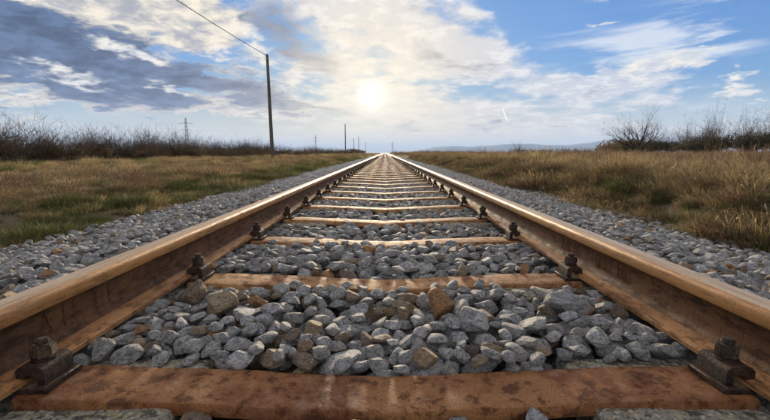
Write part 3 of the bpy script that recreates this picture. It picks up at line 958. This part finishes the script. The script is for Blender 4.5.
grass = []
def sow(n, xlo, xhi, ylo, yhi, chooser, smin, smax):
    for _ in range(n):
        x = rnd.uniform(xlo, xhi); y = rnd.uniform(ylo, yhi)
        if not in_sight(x, y): continue
        if patch(x, y, 5.3, 6.0) + 0.5 * patch(x, y, 1.9, 3.0) < -0.5 + rnd.gauss(0, 0.12): continue      # bare gaps between the tussocks
        g = chooser(x, y)
        if g is None: continue
        k, sc = g; sc *= rnd.uniform(smin, smax)
        grass.append(((x, y, float(ground_z(x, y))), (rnd.gauss(0, 0.08), rnd.gauss(0, 0.08), rnd.uniform(0, 6.28)), (sc, sc, sc * rnd.uniform(0.8, 1.15)), k))


def tussock(x, y): return 0.45 + 0.3 * float(sstep(2, 9, y)) + 0.8 * max(0.0, patch(x, y, 3.1, 1.0)) + 0.25 * patch(x, y, 7.3, 2.0)


def right_bank(x, y):
    if x < 2.5 + 0.25 * patch(x, y, 1.7, 2) + rnd.gauss(0, 0.1): return None
    q = 1.4 * patch(x, y, 3.3, 5) + rnd.gauss(0, 0.4); t = tussock(x, y)
    if x < 3.5 + 0.3 * patch(x, y, 1.1, 8):
        return (rnd.choice((3, 4, 5, 5, 8)), 1.0 * t) if q < 0.2 else (rnd.choice((9, 1, 8, 8, 9)), 0.95 * t)
    if q < -0.25: return (rnd.choice((3, 4, 8)), 1.05 * t)
    if q < 0.4: return (rnd.choice((1, 9, 9, 0)), 0.95 * t)
    return (rnd.choice((7, 8, 8, 1)), 0.8 * t)


def left_bank(x, y):
    if -x < 2.7 + 0.22 * patch(x, y, 1.5, 3) + rnd.gauss(0, 0.12): return None
    q = 1.4 * patch(x, y, 2.9, 7) + rnd.gauss(0, 0.4); t = tussock(x, y)
    if -x < 3.7: return (rnd.choice((3, 5, 5, 4, 4, 9)), 1.0 * t) if q < 0.55 else (rnd.choice((9, 9, 8)), 0.8 * t)
    if q < -0.25: return (rnd.choice((3, 4, 5, 9)), 0.9 * t)
    if q < 0.3: return (rnd.choice((9, 9, 1)), 0.9 * t)
    return (rnd.choice((8, 8, 7, 9)), 0.75 * t)


def right_field(x, y):
    q = 0.7 * patch(x, y, 0.45, 9) + 0.8 * patch(x, y, 1.6, 2) + rnd.gauss(0, 0.35); t = tussock(x * 0.5, y * 0.5)
    if q < -0.1: return (rnd.choice((8, 7, 8, 6)), 1.0 * t)
    if q < 0.5: return (rnd.choice((0, 1, 2, 9)), 0.85 * t)
    return (rnd.choice((6, 7, 8, 2)), 0.75 * t)


def left_field(x, y):
    q = 0.7 * patch(x, y, 0.7, 4) + 0.8 * patch(x, y, 2.1, 2) + rnd.gauss(0, 0.35); t = tussock(x * 0.5, y * 0.5)
    if q < -0.25: return (rnd.choice((3, 4)), 1.0 * t)
    if q < 0.55: return (rnd.choice((9, 1, 9)), 0.95 * t)
    return (rnd.choice((8, 7, 8)), 0.75 * t)


sow(8000, 2.3, 6.0, 0.8, 12, right_bank, 0.75, 1.2)
sow(8000, -6.5, -2.5, 0.8, 12, left_bank, 0.7, 1.15)
sow(4200, 2.4, 6.0, 12, 45, right_bank, 0.9, 1.5)
sow(4200, -6.5, -2.6, 12, 45, left_bank, 0.9, 1.5)
sow(9000, 6, 30, 3, 32, right_field, 0.9, 1.4)
sow(8500, -20, -6.5, 4, 32, left_field, 0.85, 1.3)
sow(6500, 2.6, 75, 32, 110, right_field, 1.3, 2.2)
sow(4500, -24, -2.8, 32, 110, left_field, 1.1, 1.9)
sow(3500, 3, 160, 110, 300, right_field, 2.2, 3.4)
sow(1500, -30, -3, 110, 300, left_field, 1.5, 2.6)
gr = scatter('grass', tuft_coll, grass)
tag(gr, 'dry straw and olive grass covering both verges and the meadow', 'grass')
print('tufts', len(grass))


# ------------------------------------------------------------------ shrubs and trees
def tube(v, f, pts, radii, n=3):
    i0 = len(v)
    for k, p_ in enumerate(pts):
        d = (pts[min(k + 1, len(pts) - 1)] - pts[max(k - 1, 0)]).normalized()
        a = d.cross(Vector((0.31, 0.9, 0.2))).normalized(); b = d.cross(a)
        for j in range(n):
            t = 2 * math.pi * j / n; v.append(p_ + (a * math.cos(t) + b * math.sin(t)) * radii[k])
    for k in range(len(pts) - 1):
        for j in range(n):
            q = (j + 1) % n; f.append((i0 + k * n + j, i0 + k * n + q, i0 + (k + 1) * n + q, i0 + (k + 1) * n + j))


def leaf(v, f, p_, s, r):
    a = Vector((r.gauss(0, 1), r.gauss(0, 1), r.gauss(0, 1))).normalized(); b = a.orthogonal().normalized(); i = len(v)
    v += [p_ - a * s, p_ + b * s * 0.5, p_ + a * s, p_ - b * s * 0.5]; f.append((i, i + 1, i + 2, i + 3))


def grow(v, f, r, start, d, length, rad, depth, tips, bend=0.25, up=0.1, kids=(4, 6), n=3, ratio=0.6):
    pts = [start]; radii = [rad]; p_ = start.copy(); dd = d.copy(); seg = 4
    for s in range(seg):
        dd = (dd + Vector((r.gauss(0, bend), r.gauss(0, bend), r.gauss(0, bend) + up)) * 0.5).normalized()
        p_ = p_ + dd * length / seg; pts.append(p_.copy()); radii.append(rad * (1 - 0.8 * (s + 1) / seg))
    tube(v, f, pts, radii, n)
    tips += pts[2:]
    if depth:
        for _ in range(r.randint(*kids)):
            k = r.randint(1, seg); q = pts[k]
            nd = (dd + Vector((r.gauss(0, 0.75), r.gauss(0, 0.75), r.gauss(0.15, 0.5)))).normalized()
            grow(v, f, r, q, nd, length * r.uniform(0.45, 0.75) * ratio / 0.6, max(radii[k] * 0.65, 0.0055), depth - 1, tips, bend, up, kids, 3, ratio)


def shrub_meshes(seed, stems, h, leaves, spread=0.35, leafsize=0.035, lm='deadleaf', tw=1.0):
    r = random.Random(seed); v, f, tips = [], [], []
    for _ in range(stems):
        a = r.uniform(0, 6.283); d = Vector((math.cos(a) * spread * r.random(), math.sin(a) * spread * r.random(), 1)).normalized()
        s = Vector((r.gauss(0, 0.28), r.gauss(0, 0.28), -0.05))
        grow(v, f, r, s, d, h * r.uniform(0.5, 1.0) ** 0.8, 0.011 * tw, 2, tips, 0.2, 0.12, (3, 4), 3)
    st = mesh_obj('stems', v, f, M['bark'], link=False).data
    lv, lf = [], []
    tips = [t for t in tips if t.z > 0.1]
    for _ in range(leaves):
        t = r.choice(tips)
        if t.z > h * r.uniform(0.3, 0.75): continue
        leaf(lv, lf, t + Vector((r.gauss(0, 0.06), r.gauss(0, 0.06), r.gauss(0, 0.06))), leafsize * r.uniform(0.5, 1.3), r)
    return st, mesh_obj('foliage', lv, lf, M[lm], link=False).data


SH = [shrub_meshes(200 + i, 17 + i, 1.36 + 0.12 * (i % 3), 6500, 0.5, 0.035) for i in range(5)]
EV = [shrub_meshes(300 + i, 18, 2.5 + 0.25 * i, 8000, 0.7, 0.075, 'evergreen', 1.6) for i in range(3)]


def plant(name, pair, loc, sc, label, cat, group=None, rz=None):
    o = empty(name, loc, rnd.uniform(0, 6.28) if rz is None else rz); o.scale = (sc[0], sc[0], sc[1])
    for nm, me in zip(('stems', 'foliage'), pair):
        if me is not None: child(me, nm, o)
    return tag(o, label, cat, group)


nrow = [0, 0]
y = 12.0
while y < 170:
    far = y > 60
    for row in range(2 if not far else 1):
        x = -15.6 - 1.3 * row + rnd.gauss(0, 0.35); yy_ = y + rnd.uniform(-0.4, 0.4)
        z = float(ground_z(x, yy_))
        s = rnd.uniform(0.75, 1.12); hgt = rnd.choice((0.72, 0.78, 0.85, 0.92, 1.12)) * (0.95 if row == 0 else 1.08)
        rowt = 'front' if row == 0 else 'back'
        zone = 'left of the lattice pylon' if yy_ < 31 else 'between lattice pylon and nearest pole' if yy_ < 53 else 'past the nearest pole'
        nrow[row] += 1
        if nrow[row] <= 20: lab = f'{ORD[nrow[row] - 1]} bare shrub from the left edge, {rowt} row of left hedge'
        else: lab = f'{"tall" if hgt > 1 else "low"} bare shrub, {rowt} row of left hedge, {zone}'
        plant('bare_shrub', rnd.choice(SH), (x, yy_, z), (s * (1.25 if far else 1.05), hgt), lab, 'shrub', 'shrubs of the hedge on the left')
    y += 0.85 if y < 35 else (1.3 if not far else 2.2)
big = shrub_meshes(260, 9, 2.7, 260, 0.5, 0.04, 'deadleaf', 2.2)
plant('bare_shrub', big, (-15.0, 16.3, -0.05), (0.75, 0.66), 'tallest forked bare shrub standing above the left hedge at the picture edge', 'shrub')

for i in range(34):
    t = i / 33
    x = 41 + rnd.gauss(0, 1.4); yy_ = 34 + 30 * t + rnd.gauss(0, 0.4); z = float(ground_z(x, yy_))
    plant('leafy_shrub', EV[i % 3], (x, yy_, z), (rnd.uniform(0.95, 1.3), rnd.uniform(0.95, 1.35) * (1.0 if t < 0.5 else 0.9)), f'{ORD[i]} dark leafy shrub of the right thicket, counted from the picture edge' if i < 20 else 'dark leafy shrub in the far half of the right thicket towards the bare tree', 'shrub', 'shrubs of the thicket on the right')
for (x, yy_, h) in ((41, 50.5, 1.9), (42, 56, 1.5)):
    plant('bare_shrub', SH[2], (x, yy_, 0.05), (1.1, 1.55 * h), 'thin bare stems rising above the right thicket', 'shrub', 'bare stems above the right thicket')


def bare_tree(name, seed, loc, h, label, spread=1.0, limbs=6):
    r = random.Random(seed); o = empty(name, loc)
    v, f, tips = [], [], []
    tube(v, f, [Vector((0, 0, -0.1)), Vector((0.03, 0, h * 0.1)), Vector((-0.02, 0.04, h * 0.2))], [h * 0.040, h * 0.034, h * 0.028], 8)
    mesh_obj('trunk', v, f, M['bark'], o, True)
    for k in range(limbs):
        a = 2 * math.pi * k / limbs + r.uniform(-0.3, 0.3)
        v, f, tips = [], [], []
        el_ = r.uniform(0.35, 1.2)
        d = Vector((math.cos(a) * spread, math.sin(a) * spread, el_)).normalized()
        grow(v, f, r, Vector((0, 0, h * r.uniform(0.1, 0.18))), d, h * r.uniform(0.5, 0.7), h * 0.024, 3, tips, 0.30, 0.16, (4, 5), 4, 0.6)
        mesh_obj('limb', v, f, M['bark'], o)
    return tag(o, label, 'tree')


bare_tree('bare_tree', 23, (36.0, 57.0, 0.0), 5.8, 'wide spreading bare tree standing alone in the meadow on the right', 1.1, 11)
bare_tree('bare_tree', 9, (67.0, 200.0, 0.0), 6.0, 'small distant bare tree on the horizon right of the track', 0.9, 7)


# far hedges and woods that read as one mass
def far_wood(name, x0, x1, y0, y1, h, n, label, m='evergreen', leafs=34):
    r = random.Random(hash(name) % 1000 + int(x0)); v, f = [], []
    for i in range(n):
        t = (i + r.random()) / n; cx = x0 + (x1 - x0) * t; cy = y0 + (y1 - y0) * t + r.gauss(0, h); hh = h * r.uniform(0.55, 1.1)
        for _ in range(leafs):
            a = Vector((r.gauss(0, 1), r.gauss(0, 1), r.gauss(0, 1))).normalized() * r.random() ** 0.4
            leaf(v, f, Vector((cx + a.x * hh * 0.8, cy + a.y * hh * 0.8, hh * 0.5 + a.z * hh * 0.55)), hh * 0.16, r)
    o = mesh_obj(name, v, f, M[m]); return tag(o, label, 'wood', None, 'stuff')


far_wood('far_wood', 125, 290, 400, 430, 4.6, 110, 'dark distant wood along the horizon on the right')
far_wood('far_wood', 30, 110, 420, 520, 3.0, 60, 'low distant hedge on the horizon just right of the track')
far_wood('far_wood', -15, -22, 175, 420, 2.4, 120, 'far hedge running to the vanishing point on the left', 'deadleaf')
far_wood('far_wood', 40, 75, 66, 130, 3.0, 60, 'low scrub behind the bare tree on the right', 'deadleaf', 60)

# ------------------------------------------------------------------ poles, wire, pylons
def pole(loc, h, lean, label, fittings=True):
    o = empty('utility_pole', loc); o.rotation_euler = lean
    v, f = [], []
    zs = [0, 0.4, h * 0.35, h * 0.7, h]
    tube(v, f, [Vector((0, 0, z - 0.3 if z == 0 else z)) for z in zs], [0.135, 0.13, 0.118, 0.105, 0.092], 14)
    n = len(v); f.append(tuple(range(n - 14, n)))
    mesh_obj('shaft', v, f, M['wood'], o, True)
    bm = bmesh.new(); bmesh.ops.create_cone(bm, cap_ends=True, segments=12, radius1=0.10, radius2=0.03, depth=0.09, matrix=Matrix.Translation((0, 0, h + 0.0455)))
    bm_obj('cap', bm, M['steel'], o)
    if fittings:
        bm = bmesh.new(); bevelled_box(bm, (-0.02, -0.17, h - 0.34), (0.02, 0.17, h - 0.30), 0.004, 1); bm_obj('bracket', bm, M['steel'], o)
        for sg in (-1, 1):
            bm = bmesh.new()
            bmesh.ops.create_cone(bm, cap_ends=True, segments=10, radius1=0.035, radius2=0.02, depth=0.09, matrix=Matrix.Translation((0, sg * 0.15, h - 0.25)))
            bm_obj('insulator', bm, M['steel'], o)
    return tag(o, label, 'pole', 'poles along the left of the track')


pole((-7.9, 28.0, -0.1), 7.1, (0, R(-0.7), 0), 'nearest and tallest dark wooden pole left of the track')
pole((-9.1, 92.0, -0.1), 7.0, (0, 0, 0), 'second dark pole standing farther off left of the track')
pole((-10.6, 161.0, -0.1), 7.0, (0, 0, 0), 'third pole, faint, near the vanishing point')
pole((-13.2, 170.0, -0.1), 6.6, (0, 0, 0), 'faint thin pole close beside the third pole', False)
pole((-11.8, 245.0, -0.1), 7.0, (0, 0, 0), 'farthest tiny pole beside the vanishing point', False)
wa, wb = Vector((-7.99, 28.0, 6.95)), Vector((-7.6, -36.0, 7.3))
v, f = [], []
tube(v, f, [wa.lerp(wb, t / 40) + Vector((0, 0, -1.35 * 4 * (t / 40) * (1 - t / 40))) for t in range(41)], [0.016] * 41, 6)
tag(mesh_obj('overhead_wire', v, f, M['cable'], smooth=True), 'single dark wire running from the nearest pole up and out of the picture', 'wire')


def pylon(loc, h, label):
    o = empty('lattice_pylon', loc, 0.3); v, f = [], []
    wb_, wt = h * 0.055, h * 0.015; t_ = h * 0.0028
    def bar(a, b, r_=t_): tube(v, f, [Vector(a), Vector(b)], [r_, r_], 4)
    cor = ((-1, -1), (1, -1), (1, 1), (-1, 1)); lv = [0, 0.16, 0.31, 0.45, 0.58, 0.7, 0.82, 0.92, 1.0]
    W = lambda t: wb_ + (wt - wb_) * t
    for a, b in zip(lv[:-1], lv[1:]):
        for i, c in enumerate(cor):
            d = cor[(i + 1) % 4]
            bar((c[0] * W(a), c[1] * W(a), a * h), (c[0] * W(b), c[1] * W(b), b * h), t_ * 1.3)
            bar((c[0] * W(a), c[1] * W(a), a * h), (d[0] * W(b), d[1] * W(b), b * h)); bar((d[0] * W(a), d[1] * W(a), a * h), (c[0] * W(b), c[1] * W(b), b * h))
    mesh_obj('mast', v, f, M['steel'], o)
    for z_, L_ in ((0.66, 0.14), (0.84, 0.19)):
        v, f = [], []
        for s in (-1, 1):
            bar((0, 0, z_ * h), (s * L_ * h, 0, z_ * h)); bar((0, 0, (z_ + 0.035) * h), (s * L_ * h, 0, z_ * h)); bar((s * L_ * h, 0, z_ * h), (s * L_ * h, 0, (z_ - 0.03) * h))
        mesh_obj('cross_arm', v, f, M['steel'], o)
    return tag(o, label, 'pylon', 'distant power pylons')


pylon((-200.0, 405.0, 0), 35.0, 'lattice power pylon on the horizon behind the left hedge')
pylon((-180.0, 1040.0, 0), 46.0, 'faint lattice pylon on the horizon between the two nearest poles')
pylon((24.0, 1300.0, 0), 36.0, 'faint lattice pylon on the horizon just right of the vanishing point')

# ------------------------------------------------------------------ hills
def hills():
    def hz(X, Y):
        az_ = np.degrees(np.arctan2(X, Y))
        prof = 200 * np.exp(-((az_ - 18.5) / 7.5) ** 2) + 260 * np.exp(-((az_ - 31) / 5.5) ** 2) + 120 * np.exp(-((az_ - 8) / 5) ** 2) + 50 * np.exp(-((az_ - 48) / 9) ** 2)
        d = (np.hypot(X, Y) - 8600) / 900
        return -20 + (prof + 10 * lumpy(X, Y, 0.0031) + 6 * lumpy(X, Y, 0.011, 3)) * np.exp(-d * d)
    a = np.radians(np.linspace(-2, 62, 130)); rr = np.linspace(7000, 10200, 18)
    A, Rr = np.meshgrid(a, rr); X, Y = Rr * np.sin(A), Rr * np.cos(A); Z = hz(X, Y); n = len(a)
    vv = np.stack([X, Y, Z], -1).reshape(-1, 3).tolist()
    ff = [(j * n + i, j * n + i + 1, (j + 1) * n + i + 1, (j + 1) * n + i) for j in range(len(rr) - 1) for i in range(n - 1)]
    o = mesh_obj('hills', vv, ff, M['hill'], smooth=True); return tag(o, 'low blue hills on the horizon right of the track', 'hills', None, 'structure')


hills()

# ------------------------------------------------------------------ haze
def haze():
    bm = bmesh.new(); bevelled_box(bm, (-26000, -2000, -30), (26000, 25500, 420), 0)
    m = bpy.data.materials.new('thin_haze'); m.use_nodes = True; nt = m.node_tree; nt.nodes.clear()
    out = nt.nodes.new('ShaderNodeOutputMaterial')
    vol = node(nt, 'ShaderNodeVolumePrincipled', {'Color': (0.50, 0.68, 1.0, 1), 'Density': 0.00011, 'Anisotropy': 0.08})
    nt.links.new(vol.outputs[0], out.inputs['Volume'])
    o = bm_obj('haze', bm, m); tag(o, 'thin pale haze over the distant land', 'haze', None, 'stuff')


USE_HAZE = True
if USE_HAZE: haze()
